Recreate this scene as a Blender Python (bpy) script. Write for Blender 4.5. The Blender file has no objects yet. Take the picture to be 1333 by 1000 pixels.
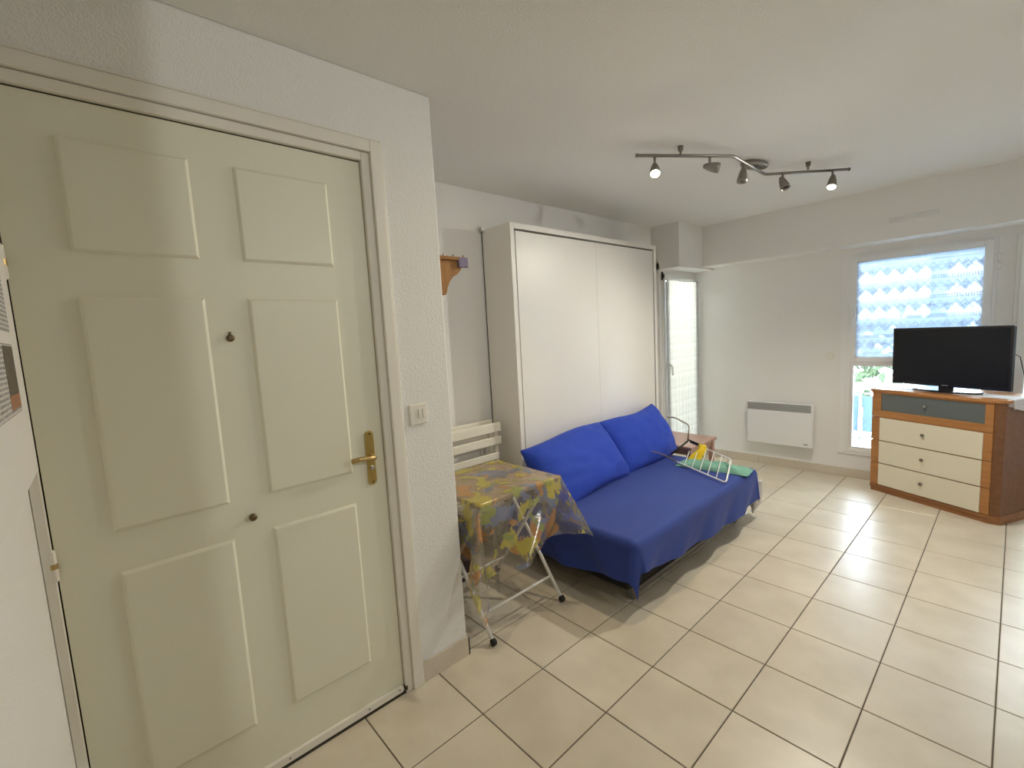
import bpy, bmesh, math, random
from mathutils import Vector, Matrix, noise
random.seed(7)
PI = math.pi
SC = bpy.context.scene
COL = SC.collection

# ------------------------------------------------------------------ camera
F_PX, YAW, PITCH, ROLL, CAM_H = 597.065, -0.836137, -0.107909, -0.054393, 1.43589
cam_d = bpy.data.cameras.new('camera')
cam = bpy.data.objects.new('camera', cam_d)
COL.objects.link(cam)
cam_d.sensor_fit = 'HORIZONTAL'
cam_d.sensor_width = 36.0
cam_d.lens = F_PX / 1333.0 * 36.0
cam_d.clip_start = 0.01
_f = Vector((math.sin(YAW) * math.cos(PITCH), math.cos(YAW) * math.cos(PITCH), math.sin(PITCH)))
_r = Vector((math.cos(YAW), -math.sin(YAW), 0))
_u = _r.cross(_f)
_c, _s = math.cos(ROLL), math.sin(ROLL)
_r2 = _c * _r + _s * _u
_u2 = -_s * _r + _c * _u
M = Matrix.Identity(4)
for i in range(3):
    M[i][0], M[i][1], M[i][2] = _r2[i], _u2[i], -_f[i]
M[2][3] = CAM_H
cam.matrix_world = M
SC.camera = cam

# ------------------------------------------------------------------ world, sun, exposure
W = bpy.data.worlds.new('world')
SC.world = W
W.use_nodes = True
_bg = W.node_tree.nodes['Background']
_bg.inputs['Color'].default_value = (0.78, 0.88, 1.0, 1)
_bg.inputs['Strength'].default_value = 16.0
SC.view_settings.view_transform = 'Standard'
SC.view_settings.look = 'None'
SC.view_settings.gamma = 1.0
SC.view_settings.use_curve_mapping = False
SC.view_settings.exposure = 1.10
SC.cycles.use_denoising = True
SC.cycles.max_bounces = 10
SC.cycles.diffuse_bounces = 6
SC.cycles.transparent_max_bounces = 16
SC.cycles.sample_clamp_indirect = 6.0

# lamp powers (the lamps themselves are built further down)
SPOT_WARM = (1.0, 0.83, 0.56)
SPOT_COOL = (1.0, 0.95, 0.835)
P_SPOT1, P_SPOT5, P_KITCHEN = 17.0, 41.0, 25.0

# ------------------------------------------------------------------ materials
MATS = {}
def nodes_of(name):
    m = bpy.data.materials.new(name)
    m.use_nodes = True
    nt = m.node_tree
    return m, nt, nt.nodes['Principled BSDF']
def mat(name, col, rough=0.5, metal=0.0, bump=0.0, bscale=200.0, var=0.0, vscale=4.0, spec=0.5, sheen=0.0, coat=0.0, detail=3.0, stretch=None):
    if name in MATS:
        return MATS[name]
    m, nt, b = nodes_of(name)
    b.inputs['Base Color'].default_value = (*col, 1)
    b.inputs['Roughness'].default_value = rough
    b.inputs['Metallic'].default_value = metal
    b.inputs['Specular IOR Level'].default_value = spec
    if sheen: b.inputs['Sheen Weight'].default_value = sheen
    if coat: b.inputs['Coat Weight'].default_value = coat
    tc = nt.nodes.new('ShaderNodeTexCoord')
    mp = nt.nodes.new('ShaderNodeMapping')
    nt.links.new(tc.outputs['Object'], mp.inputs['Vector'])
    if stretch: mp.inputs['Scale'].default_value = stretch
    if bump:
        n = nt.nodes.new('ShaderNodeTexNoise')
        n.inputs['Scale'].default_value = bscale
        n.inputs['Detail'].default_value = detail
        nt.links.new(mp.outputs['Vector'], n.inputs['Vector'])
        bp = nt.nodes.new('ShaderNodeBump')
        bp.inputs['Strength'].default_value = bump
        bp.inputs['Distance'].default_value = 0.004
        nt.links.new(n.outputs['Fac'], bp.inputs['Height'])
        nt.links.new(bp.outputs['Normal'], b.inputs['Normal'])
    if var:
        n2 = nt.nodes.new('ShaderNodeTexNoise')
        n2.inputs['Scale'].default_value = vscale
        n2.inputs['Detail'].default_value = 5
        nt.links.new(mp.outputs['Vector'], n2.inputs['Vector'])
        mx = nt.nodes.new('ShaderNodeMix'); mx.data_type = 'RGBA'
        mx.inputs[6].default_value = (*[c * (1 - var) for c in col], 1)
        mx.inputs[7].default_value = (*[min(1, c * (1 + var)) for c in col], 1)
        nt.links.new(n2.outputs['Fac'], mx.inputs[0])
        nt.links.new(mx.outputs[2], b.inputs['Base Color'])
    MATS[name] = m
    return m
class NG:
    """tiny helper for writing math in nodes"""
    def __init__(self, nt): self.nt = nt
    def m(self, op, a, b=None, c=None):
        n = self.nt.nodes.new('ShaderNodeMath'); n.operation = op
        for i, v in enumerate((a, b, c)):
            if v is None: continue
            if isinstance(v, (int, float)): n.inputs[i].default_value = v
            else: self.nt.links.new(v, n.inputs[i])
        return n.outputs[0]

mat('plaster', (0.82, 0.81, 0.785), 0.9, bump=0.6, bscale=170, detail=2.5, var=0.015, vscale=3)
mat('plaster_far', (0.82, 0.81, 0.785), 0.9, bump=0.3, bscale=70, detail=3)
mat('ceiling_paint', (0.81, 0.805, 0.775), 0.95, bump=0.35, bscale=170, detail=2)
mat('door_paint', (0.765, 0.75, 0.61), 0.42, var=0.02, vscale=2.0, bump=0.04, bscale=30)
mat('frame_paint', (0.79, 0.76, 0.68), 0.5, var=0.02)
mat('grout', (0.10, 0.085, 0.065), 0.9, bump=0.2, bscale=300)
mat('skirting', (0.62, 0.55, 0.45), 0.45, var=0.06, vscale=6)
mat('brass', (0.62, 0.46, 0.17), 0.28, metal=1.0, var=0.18, vscale=40)
mat('dark_brass', (0.16, 0.12, 0.07), 0.4, metal=1.0)
mat('old_brass', (0.50, 0.36, 0.16), 0.35, metal=0.9, var=0.3, vscale=60)
mat('gap_shade', (0.03, 0.025, 0.02), 0.9)  # near black put in for the shade inside gaps and openings
mat('white_plastic', (0.80, 0.77, 0.70), 0.35)
mat('upvc', (0.83, 0.83, 0.82), 0.3)
mat('laminate_white', (0.80, 0.775, 0.72), 0.38, var=0.01)
mat('white_metal', (0.82, 0.80, 0.76), 0.35)
mat('heater_white', (0.83, 0.83, 0.83), 0.35)
mat('louver_grey', (0.46, 0.46, 0.45), 0.5)
mat('heater_grey', (0.34, 0.34, 0.33), 0.5)
mat('rubber', (0.012, 0.012, 0.012), 0.6)
mat('steel', (0.55, 0.53, 0.49), 0.32, metal=1.0, var=0.1, vscale=50)
mat('rail_grey', (0.20, 0.19, 0.17), 0.5, metal=0.5)
mat('track_steel', (0.30, 0.285, 0.26), 0.38, metal=0.9, var=0.1, vscale=50)  # steel darkened in the colour for the backlit look of the track
mat('black_fabric', (0.012, 0.011, 0.011), 0.9)
mat('sheet_white', (0.72, 0.71, 0.72), 0.9, bump=0.2, bscale=60)
mat('pillow_blue', (0.012, 0.050, 0.42), 0.85, bump=0.25, bscale=500, sheen=0.05, var=0.08, vscale=9)
mat('throw_blue', (0.017, 0.045, 0.265), 0.75, bump=0.3, bscale=420, sheen=0.08, var=0.10, vscale=5)
mat('tv_plastic', (0.008, 0.008, 0.009), 0.25)
mat('tv_screen', (0.006, 0.008, 0.012), 0.35, spec=0.3)
mat('cream_panel', (0.74, 0.68, 0.53), 0.4)
mat('frosted', (0.13, 0.15, 0.14), 0.28)
mat('knob_metal', (0.23, 0.2, 0.16), 0.35, metal=0.9)
mat('lace_cloth', (0.70, 0.68, 0.68), 0.9, bump=0.9, bscale=220, var=0.28, vscale=90)
mat('towel_green', (0.20, 0.42, 0.32), 0.95, bump=0.8, bscale=180, var=0.15, vscale=12)
mat('towel_yellow', (0.80, 0.58, 0.03), 0.95, bump=0.6, bscale=180)
mat('wire_white', (0.83, 0.82, 0.80), 0.3)
mat('wire_brown', (0.25, 0.16, 0.10), 0.45)
mat('maroon', (0.035, 0.016, 0.014), 0.6, bump=0.2, bscale=80)
mat('stucco_out', (0.62, 0.62, 0.60), 0.9)
mat('cream_out', (0.62, 0.56, 0.46), 0.9)
mat('leaf', (0.055, 0.085, 0.035), 0.7, var=0.3, vscale=3)
mat('out_tile', (0.10, 0.135, 0.16), 0.6)  # outdoor colours lowered in place of shade from a balcony above
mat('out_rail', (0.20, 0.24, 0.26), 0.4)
mat('out_panel', (0.07, 0.115, 0.16), 0.5, var=0.12, vscale=5)
mat('violet_tip', (0.17, 0.14, 0.25), 0.6)
mat('paper', (0.78, 0.765, 0.73), 0.8)

def wood(name, c1, c2, scale=(1.5, 14, 14), rough=0.4):
    m, nt, b = nodes_of(name)
    tc = nt.nodes.new('ShaderNodeTexCoord'); mp = nt.nodes.new('ShaderNodeMapping')
    mp.inputs['Scale'].default_value = scale
    nt.links.new(tc.outputs['Object'], mp.inputs['Vector'])
    n = nt.nodes.new('ShaderNodeTexNoise'); n.inputs['Scale'].default_value = 3; n.inputs['Detail'].default_value = 6
    n.inputs['Distortion'].default_value = 0.6
    nt.links.new(mp.outputs['Vector'], n.inputs['Vector'])
    r = nt.nodes.new('ShaderNodeValToRGB')
    r.color_ramp.elements[0].position = 0.3; r.color_ramp.elements[0].color = (*c1, 1)
    r.color_ramp.elements[1].position = 0.72; r.color_ramp.elements[1].color = (*c2, 1)
    nt.links.new(n.outputs['Fac'], r.inputs['Fac'])
    nt.links.new(r.outputs['Color'], b.inputs['Base Color'])
    b.inputs['Roughness'].default_value = rough
    MATS[name] = m
wood('orange_wood', (0.36, 0.155, 0.045), (0.47, 0.215, 0.07))
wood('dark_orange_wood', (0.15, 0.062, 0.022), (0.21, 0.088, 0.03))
wood('plinth_wood', (0.25, 0.10, 0.032), (0.33, 0.14, 0.045))
wood('shelf_wood', (0.25, 0.11, 0.022), (0.36, 0.17, 0.04), (14, 14, 1.5))
wood('table_wood', (0.36, 0.26, 0.16), (0.46, 0.34, 0.22))
wood('red_wood', (0.44, 0.27, 0.21), (0.54, 0.35, 0.28))  # wood lightened in the colour, standing in for window light on it
wood('painted_slat', (0.74, 0.70, 0.60), (0.80, 0.765, 0.67), (14, 1.5, 14), 0.5)

def tile_material():
    m, nt, b = nodes_of('ceramic_tile')
    tc = nt.nodes.new('ShaderNodeTexCoord')
    oi = nt.nodes.new('ShaderNodeObjectInfo')
    add = nt.nodes.new('ShaderNodeVectorMath'); add.operation = 'ADD'
    nt.links.new(tc.outputs['Object'], add.inputs[0]); nt.links.new(oi.outputs['Location'], add.inputs[1])
    n = nt.nodes.new('ShaderNodeTexNoise'); n.inputs['Scale'].default_value = 5; n.inputs['Detail'].default_value = 6
    nt.links.new(add.outputs[0], n.inputs['Vector'])
    r = nt.nodes.new('ShaderNodeValToRGB')
    r.color_ramp.elements[0].position = 0.35; r.color_ramp.elements[0].color = (0.60, 0.535, 0.42, 1)
    r.color_ramp.elements[1].position = 0.68; r.color_ramp.elements[1].color = (0.68, 0.615, 0.495, 1)
    nt.links.new(n.outputs['Fac'], r.inputs['Fac'])
    hs = nt.nodes.new('ShaderNodeHueSaturation')
    g = NG(nt)
    nt.links.new(g.m('MULTIPLY_ADD', oi.outputs['Random'], 0.07, 0.965), hs.inputs['Value'])
    nt.links.new(r.outputs['Color'], hs.inputs['Color'])
    nt.links.new(hs.outputs['Color'], b.inputs['Base Color'])
    b.inputs['Roughness'].default_value = 0.33
    n3 = nt.nodes.new('ShaderNodeTexNoise'); n3.inputs['Scale'].default_value = 25
    nt.links.new(add.outputs[0], n3.inputs['Vector'])
    bp = nt.nodes.new('ShaderNodeBump'); bp.inputs['Strength'].default_value = 0.05; bp.inputs['Distance'].default_value = 0.002
    nt.links.new(n3.outputs['Fac'], bp.inputs['Height']); nt.links.new(bp.outputs['Normal'], b.inputs['Normal'])
    MATS['ceramic_tile'] = m
tile_material()

def glass_material():
    m, nt, b = nodes_of('window_glass')
    out = nt.nodes['Material Output']
    t = nt.nodes.new('ShaderNodeBsdfTransparent'); t.inputs['Color'].default_value = (0.93, 0.96, 0.97, 1)
    gl = nt.nodes.new('ShaderNodeBsdfGlossy'); gl.inputs['Roughness'].default_value = 0.02
    fr = nt.nodes.new('ShaderNodeFresnel'); fr.inputs['IOR'].default_value = 1.45
    mx = nt.nodes.new('ShaderNodeMixShader')
    nt.links.new(fr.outputs[0], mx.inputs[0]); nt.links.new(t.outputs[0], mx.inputs[1]); nt.links.new(gl.outputs[0], mx.inputs[2])
    nt.links.new(mx.outputs[0], out.inputs['Surface'])
    nt.nodes.remove(b)
    MATS['window_glass'] = m
glass_material()

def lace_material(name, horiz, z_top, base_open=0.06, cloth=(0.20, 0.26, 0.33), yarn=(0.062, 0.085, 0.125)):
    """net curtain: rows of diamonds and flower knots between hatched bands, openings let the daylight through"""
    m, nt, b = nodes_of(name)
    out = nt.nodes['Material Output']
    g = NG(nt)
    tc = nt.nodes.new('ShaderNodeTexCoord'); sp = nt.nodes.new('ShaderNodeSeparateXYZ')
    nt.links.new(tc.outputs['Object'], sp.inputs[0])
    x = sp.outputs[horiz]; z = sp.outputs[2]
    PZ, PX = 0.148, 0.092
    dz = g.m('DIVIDE', g.m('SUBTRACT', z_top, z), PZ)
    fz = g.m('FRACT', dz)                                   # 0 at the top of a row
    fx = g.m('DIVIDE', x, PX)
    tri = g.m('ABSOLUTE', g.m('SUBTRACT', g.m('FRACT', fx), 0.5))       # 0..0.5
    # zigzag lines (upper and lower make diamonds)
    def line(center, w):
        return g.m('LESS_THAN', g.m('ABSOLUTE', g.m('SUBTRACT', fz, center)), w)
    zig1 = line(g.m('MULTIPLY_ADD', tri, 0.92, 0.20), 0.028)
    zig2 = line(g.m('MULTIPLY_ADD', tri, -0.92, 0.66), 0.028)
    zig3 = line(g.m('MULTIPLY_ADD', tri, 0.80, 0.34), 0.020)
    # hatch band
    inband = g.m('MULTIPLY', g.m('GREATER_THAN', fz, 0.90), g.m('LESS_THAN', fz, 1.0))
    inband2 = g.m('LESS_THAN', fz, 0.06)
    hat = g.m('LESS_THAN', g.m('FRACT', g.m('MULTIPLY', fx, 6.0)), 0.45)
    hatch = g.m('MULTIPLY', g.m('MAXIMUM', inband, inband2), hat)
    edge = g.m('MAXIMUM', line(0.90, 0.012), line(0.06, 0.012))
    # flower knots
    vo = nt.nodes.new('ShaderNodeTexVoronoi'); vo.inputs['Scale'].default_value = 95
    nt.links.new(tc.outputs['Object'], vo.inputs['Vector'])
    cx = g.m('DIVIDE', g.m('SUBTRACT', g.m('FRACT', g.m('ADD', fx, 0.5)), 0.5), 0.20)
    cz = g.m('DIVIDE', g.m('SUBTRACT', fz, 0.43), 0.14)
    rad = g.m('ADD', g.m('MULTIPLY', cx, cx), g.m('MULTIPLY', cz, cz))
    knot = g.m('MULTIPLY', g.m('LESS_THAN', rad, 1.0), g.m('LESS_THAN', vo.outputs['Distance'], 0.52))
    thread = g.m('MAXIMUM', g.m('MAXIMUM', zig1, zig2), g.m('MAXIMUM', zig3, g.m('MAXIMUM', hatch, g.m('MAXIMUM', edge, knot))))
    zone = g.m('MULTIPLY', g.m('GREATER_THAN', fz, 0.06), g.m('LESS_THAN', fz, g.m('MULTIPLY_ADD', tri, 0.80, 0.34)))
    # plain header above and hem below the rows
    hdr = g.m('MAXIMUM', g.m('LESS_THAN', dz, 0.0), g.m('GREATER_THAN', dz, 5.0)) if horiz == 0 else g.m('LESS_THAN', dz, 0.0)
    nohdr = g.m('SUBTRACT', 1.0, hdr)
    thread = g.m('MULTIPLY', thread, nohdr)
    zone = g.m('MAXIMUM', g.m('MULTIPLY', zone, nohdr), g.m('MULTIPLY', hdr, 1.25))
    dens = g.m('ADD', g.m('MULTIPLY', zone, 0.056), 1.0 - base_open)
    dens = g.m('MINIMUM', g.m('ADD', dens, g.m('MULTIPLY', thread, 0.42)), 0.998)
    tr = nt.nodes.new('ShaderNodeBsdfTransparent')
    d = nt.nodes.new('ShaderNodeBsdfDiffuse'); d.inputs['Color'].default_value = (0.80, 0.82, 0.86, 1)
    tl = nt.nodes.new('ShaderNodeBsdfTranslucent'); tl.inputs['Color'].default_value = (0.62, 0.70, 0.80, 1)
    tm = nt.nodes.new('ShaderNodeMix'); tm.data_type = 'RGBA'
    tm.inputs[6].default_value = (*cloth, 1); tm.inputs[7].default_value = (*yarn, 1)
    nt.links.new(thread, tm.inputs[0]); nt.links.new(tm.outputs[2], tl.inputs['Color'])
    mx0 = nt.nodes.new('ShaderNodeMixShader'); mx0.inputs[0].default_value = 0.62
    nt.links.new(d.outputs[0], mx0.inputs[1]); nt.links.new(tl.outputs[0], mx0.inputs[2])
    mx = nt.nodes.new('ShaderNodeMixShader')
    nt.links.new(dens, mx.inputs[0]); nt.links.new(tr.outputs[0], mx.inputs[1]); nt.links.new(mx0.outputs[0], mx.inputs[2])
    nt.links.new(mx.outputs[0], out.inputs['Surface'])
    nt.nodes.remove(b)
    MATS[name] = m
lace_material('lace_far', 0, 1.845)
lace_material('lace_side', 1, 1.84, 0.06, (0.50, 0.47, 0.42), (0.34, 0.33, 0.30))

def oilcloth_material():
    """clear plastic cloth with a printed leaf pattern"""
    m, nt, b = nodes_of('clear_oilcloth')
    out = nt.nodes['Material Output']
    tc = nt.nodes.new('ShaderNodeTexCoord')
    g = NG(nt)
    def blot(scale, off, thr, soft=0.03):
        mp = nt.nodes.new('ShaderNodeMapping'); mp.inputs['Location'].default_value = off
        nt.links.new(tc.outputs['UV'], mp.inputs['Vector'])
        n = nt.nodes.new('ShaderNodeTexNoise'); n.inputs['Scale'].default_value = scale
        n.inputs['Detail'].default_value = 3.0; n.inputs['Roughness'].default_value = 0.6; n.inputs['Distortion'].default_value = 0.5
        nt.links.new(mp.outputs['Vector'], n.inputs['Vector'])
        r = nt.nodes.new('ShaderNodeMapRange')
        r.inputs['From Min'].default_value = thr; r.inputs['From Max'].default_value = thr + soft
        nt.links.new(n.outputs['Fac'], r.inputs['Value'])
        return r.outputs[0]
    cols = [((0.20, 0.22, 0.31), 6.0, (3.1, 1.2, 0), 0.535), ((0.48, 0.25, 0.09), 7.0, (7.7, 4.1, 0), 0.575),
            ((0.48, 0.41, 0.08), 7.5, (1.3, 9.2, 0), 0.555), ((0.30, 0.33, 0.10), 9.5, (5.5, 2.2, 0), 0.60)]
    prev = None; alpha = None
    for c, s, o, t in cols:
        f = blot(s, o, t)
        mx = nt.nodes.new('ShaderNodeMix'); mx.data_type = 'RGBA'
        nt.links.new(f, mx.inputs[0])
        if prev is None: mx.inputs[6].default_value = (0.36, 0.32, 0.27, 1)
        else: nt.links.new(prev, mx.inputs[6])
        mx.inputs[7].default_value = (*c, 1)
        prev = mx.outputs[2]
        alpha = f if alpha is None else g.m('MAXIMUM', alpha, f)
    nt.links.new(prev, b.inputs['Base Color'])
    b.inputs['Roughness'].default_value = 0.16
    al = g.m('MULTIPLY_ADD', alpha, 0.50, 0.26)
    nt.links.new(al, b.inputs['Alpha'])
    MATS['clear_oilcloth'] = m
oilcloth_material()

def emission(name, col, strength):
    m, nt, b = nodes_of(name)
    b.inputs['Base Color'].default_value = (*col, 1)
    b.inputs['Emission Color'].default_value = (*col, 1)
    b.inputs['Emission Strength'].default_value = strength
    MATS[name] = m
emission('bulb_warm', (1.0, 0.82, 0.52), 14)
emission('bulb_cool', (1.0, 0.95, 0.86), 14)
emission('kitchen_diffuser', (1.0, 0.94, 0.85), 2)

def newsprint_material():
    m, nt, b = nodes_of('newsprint')
    tc = nt.nodes.new('ShaderNodeTexCoord'); sp = nt.nodes.new('ShaderNodeSeparateXYZ')
    nt.links.new(tc.outputs['Object'], sp.inputs[0])
    g = NG(nt)
    n = nt.nodes.new('ShaderNodeTexNoise'); n.inputs['Scale'].default_value = 220
    nt.links.new(tc.outputs['Object'], n.inputs['Vector'])
    row = g.m('LESS_THAN', g.m('FRACT', g.m('MULTIPLY', sp.outputs[2], 110.0)), 0.55)
    ink = g.m('MULTIPLY', row, g.m('GREATER_THAN', n.outputs['Fac'], 0.44))
    mx = nt.nodes.new('ShaderNodeMix'); mx.data_type = 'RGBA'
    mx.inputs[6].default_value = (0.62, 0.60, 0.58, 1); mx.inputs[7].default_value = (0.26, 0.25, 0.27, 1)
    nt.links.new(ink, mx.inputs[0]); nt.links.new(mx.outputs[2], b.inputs['Base Color'])
    b.inputs['Roughness'].default_value = 0.9
    MATS['newsprint'] = m
newsprint_material()
mat('news_photo', (0.13, 0.11, 0.085), 0.7, var=0.6, vscale=38)
mat('news_orange', (0.38, 0.19, 0.10), 0.7, var=0.25, vscale=30)

# ------------------------------------------------------------------ mesh helpers
class MB:
    def __init__(s): s.v = []; s.f = []
    def add(s, vs, fs):
        o = len(s.v); s.v += [tuple(v) for v in vs]; s.f += [tuple(i + o for i in f) for f in fs]; return s
    def box(s, x0, x1, y0, y1, z0, z1):
        vs = [(x, y, z) for z in (z0, z1) for y in (y0, y1) for x in (x0, x1)]
        return s.add(vs, [(0, 2, 3, 1), (4, 5, 7, 6), (0, 1, 5, 4), (2, 6, 7, 3), (0, 4, 6, 2), (1, 3, 7, 5)])
    def prism(s, poly, a, b, axis=2):
        """poly in the two other axes (in order), extruded along axis from a to b"""
        n = len(poly)
        def P(q, t):
            if axis == 2: return (q[0], q[1], t)
            if axis == 1: return (q[0], t, q[1])
            return (t, q[0], q[1])
        vs = [P(q, a) for q in poly] + [P(q, b) for q in poly]
        fs = [tuple(range(n))[::-1], tuple(range(n, 2 * n))] + [(i, (i + 1) % n, n + (i + 1) % n, n + i) for i in range(n)]
        return s.add(vs, fs)
    def tube(s, path, r, n=8, closed=False, cap=True):
        pts = [Vector(p) for p in path]; k = len(pts)
        rs = r if isinstance(r, (list, tuple)) else [r] * k
        vs = []; prev = None
        for i, p in enumerate(pts):
            if closed: t = (pts[(i + 1) % k] - pts[i - 1])
            else: t = pts[min(i + 1, k - 1)] - pts[max(i - 1, 0)]
            t.normalize()
            if prev is None:
                a = Vector((0, 0, 1)) if abs(t.z) < .9 else Vector((1, 0, 0))
                u = t.cross(a).normalized()
            else:
                u = (prev - t * prev.dot(t)).normalized()
            prev = u; w = t.cross(u)
            vs += [p + (u * math.cos(2 * PI * j / n) + w * math.sin(2 * PI * j / n)) * rs[i] for j in range(n)]
        fs = []
        for i in range(k if closed else k - 1):
            for j in range(n):
                a = i * n + j; b = i * n + (j + 1) % n; c = ((i + 1) % k) * n + (j + 1) % n; d = ((i + 1) % k) * n + j
                fs.append((a, b, c, d))
        if cap and not closed:
            fs.append(tuple(range(n))[::-1]); fs.append(tuple(range((k - 1) * n, k * n)))
        return s.add(vs, fs)
    def lathe(s, origin, axis, prof, n=16):
        """prof: list of (distance along axis, radius)"""
        o = Vector(origin); t = Vector(axis).normalized()
        a = Vector((0, 0, 1)) if abs(t.z) < .9 else Vector((1, 0, 0))
        u = t.cross(a).normalized(); w = t.cross(u)
        vs = []
        for d, r in prof:
            vs += [o + t * d + (u * math.cos(2 * PI * j / n) + w * math.sin(2 * PI * j / n)) * max(r, 1e-5) for j in range(n)]
        fs = []
        for i in range(len(prof) - 1):
            for j in range(n):
                fs.append((i * n + j, i * n + (j + 1) % n, (i + 1) * n + (j + 1) % n, (i + 1) * n + j))
        fs.append(tuple(range(n))[::-1]); fs.append(tuple(range((len(prof) - 1) * n, len(prof) * n)))
        return s.add(vs, fs)
    def grid(s, fn, nu, nv):
        vs = [fn(i / nu, j / nv) for j in range(nv + 1) for i in range(nu + 1)]
        fs = [(j * (nu + 1) + i, j * (nu + 1) + i + 1, (j + 1) * (nu + 1) + i + 1, (j + 1) * (nu + 1) + i) for j in range(nv) for i in range(nu)]
        return s.add(vs, fs)
    def mesh(s, name):
        me = bpy.data.meshes.new(name); me.from_pydata(s.v, [], s.f); me.update()
        bm = bmesh.new(); bm.from_mesh(me); bmesh.ops.recalc_face_normals(bm, faces=bm.faces); bm.to_mesh(me); bm.free()
        return me
def link(name, me, material=None, parent=None, loc=None, rotz=None):
    o = bpy.data.objects.new(name, me); COL.objects.link(o)
    if material is not None:
        me.materials.clear(); me.materials.append(MATS[material])
    if parent is not None: o.parent = parent
    if loc: o.location = loc
    if rotz is not None: o.rotation_euler = (0, 0, rotz)
    return o
def obj(name, mb, material, parent=None, smooth=False, bevel=0.0, seg=2, subsurf=0, solid=0.0):
    o = link(name, mb.mesh(name), material, parent)
    if smooth:
        for p in o.data.polygons: p.use_smooth = True
    if solid:
        md = o.modifiers.new('solid', 'SOLIDIFY'); md.thickness = solid; md.offset = 0
    if bevel:
        md = o.modifiers.new('bevel', 'BEVEL'); md.width = bevel; md.segments = seg; md.limit_method = 'ANGLE'; md.angle_limit = 0.6
        md.harden_normals = False
    if subsurf:
        md = o.modifiers.new('sub', 'SUBSURF'); md.levels = subsurf; md.render_levels = subsurf
    return o
def thing(name, label, cat, loc=(0, 0, 0), rotz=0.0, group=None):
    o = bpy.data.objects.new(name, None); COL.objects.link(o)
    o.location = loc; o.rotation_euler = (0, 0, rotz); o.empty_display_size = 0.05
    return tag(o, label, cat, group)
def tag(o, label, cat, group=None):
    o['label'] = label; o['category'] = cat
    if group: o['group'] = group
    return o
def struct(o):
    o['kind'] = 'structure'; return o
def sempty(name, loc=(0, 0, 0)):
    o = bpy.data.objects.new(name, None); COL.objects.link(o); o.location = loc; o.empty_display_size = 0.05
    return struct(o)
def local(parent, mb):
    """shift world coordinates of a builder to the parent's frame (translation + z rotation)"""
    c, s = math.cos(-parent.rotation_euler[2]), math.sin(-parent.rotation_euler[2])
    L = parent.location
    mb.v = [((x - L[0]) * c - (y - L[1]) * s, (x - L[0]) * s + (y - L[1]) * c, z - L[2]) for x, y, z in mb.v]
    return mb
def part(name, mb, material, parent, **k):
    root = parent
    off = Vector((0, 0, 0))
    return obj(name, local(root, mb) if root.parent is None else local(root.parent, mb), material, parent, **k)
def dup(o, parent=None, loc=None):
    c = o.copy(); COL.objects.link(c)
    if parent is not None: c.parent = parent
    if loc: c.location = loc
    return c

# ------------------------------------------------------------------ room dimensions (metres; camera stands at x=0, y=0)
XD, XB, XR = -1.626, -2.46, 2.30        # door wall, bed wall, right wall
YL, YF, YC = -0.155, 4.884, 1.107       # wall beside the door, far wall, outer corner of the door wall
H = 2.396
T = 0.33
YB, ZB = 4.62, 2.005                    # beam on the far wall: face and underside

# ------------------------------------------------------------------ floor with its tiles
fl = struct(obj('floor', MB().box(XB - 0.2, XR + 0.2, YL - 0.3, YF + 0.12, -0.12, -0.0025), 'grout'))
gx0, gy0 = -3.98444 * T, 2.86715 * T
J = 0.0042
tile_cache = {}
def tile(x0, x1, y0, y1):
    w, d = round(x1 - x0, 3), round(y1 - y0, 3)
    if w < 0.02 or d < 0.02: return
    if (w, d) not in tile_cache:
        b = 0.0018; hw, hd = w / 2, d / 2
        vs = [(-hw, -hd, -0.02), (hw, -hd, -0.02), (hw, hd, -0.02), (-hw, hd, -0.02),
              (-hw, -hd, -b), (hw, -hd, -b), (hw, hd, -b), (-hw, hd, -b),
              (-hw + b, -hd + b, 0), (hw - b, -hd + b, 0), (hw - b, hd - b, 0), (-hw + b, hd - b, 0)]
        fs = []
        for k in (0, 4):
            for i in range(4):
                j = (i + 1) % 4; fs.append((k + i, k + j, k + 4 + j, k + 4 + i))
        fs.append((8, 9, 10, 11))
        me = MB().add(vs, fs).mesh('tile'); me.materials.append(MATS['ceramic_tile'])
        tile_cache[(w, d)] = me
    o = link('tile', tile_cache[(w, d)], None, fl)
    o.location = ((x0 + x1) / 2, (y0 + y1) / 2, 0)
ix0, ix1 = math.floor((XB - gx0) / T), math.ceil((XR - gx0) / T)
iy0, iy1 = math.floor((YL - gy0) / T), math.ceil((YF - gy0) / T)
for i in range(ix0, ix1):
    for j in range(iy0, iy1):
        x0, x1 = gx0 + i * T + J / 2, gx0 + (i + 1) * T - J / 2
        y0, y1 = gy0 + j * T + J / 2, gy0 + (j + 1) * T - J / 2
        x0, x1 = max(x0, XB + 0.001), min(x1, XR - 0.001)
        y0, y1 = max(y0, YL + 0.001), min(y1, YF - 0.001)
        if y1 <= y0 or x1 <= x0: continue
        if x1 <= XD and y1 <= YC: continue
        if x0 > 0.38 and y0 > 2.25: continue
        if x0 < XD and y0 < YC:                       # tile cut by the outer corner of the door wall
            if x1 > XD + 0.02 and y1 <= YC + 0.02: x0 = XD
            elif y1 > YC + 0.02 and x1 <= XD + 0.02: y0 = YC
            else: pass
        tile(x0, x1, y0, y1)

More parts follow.
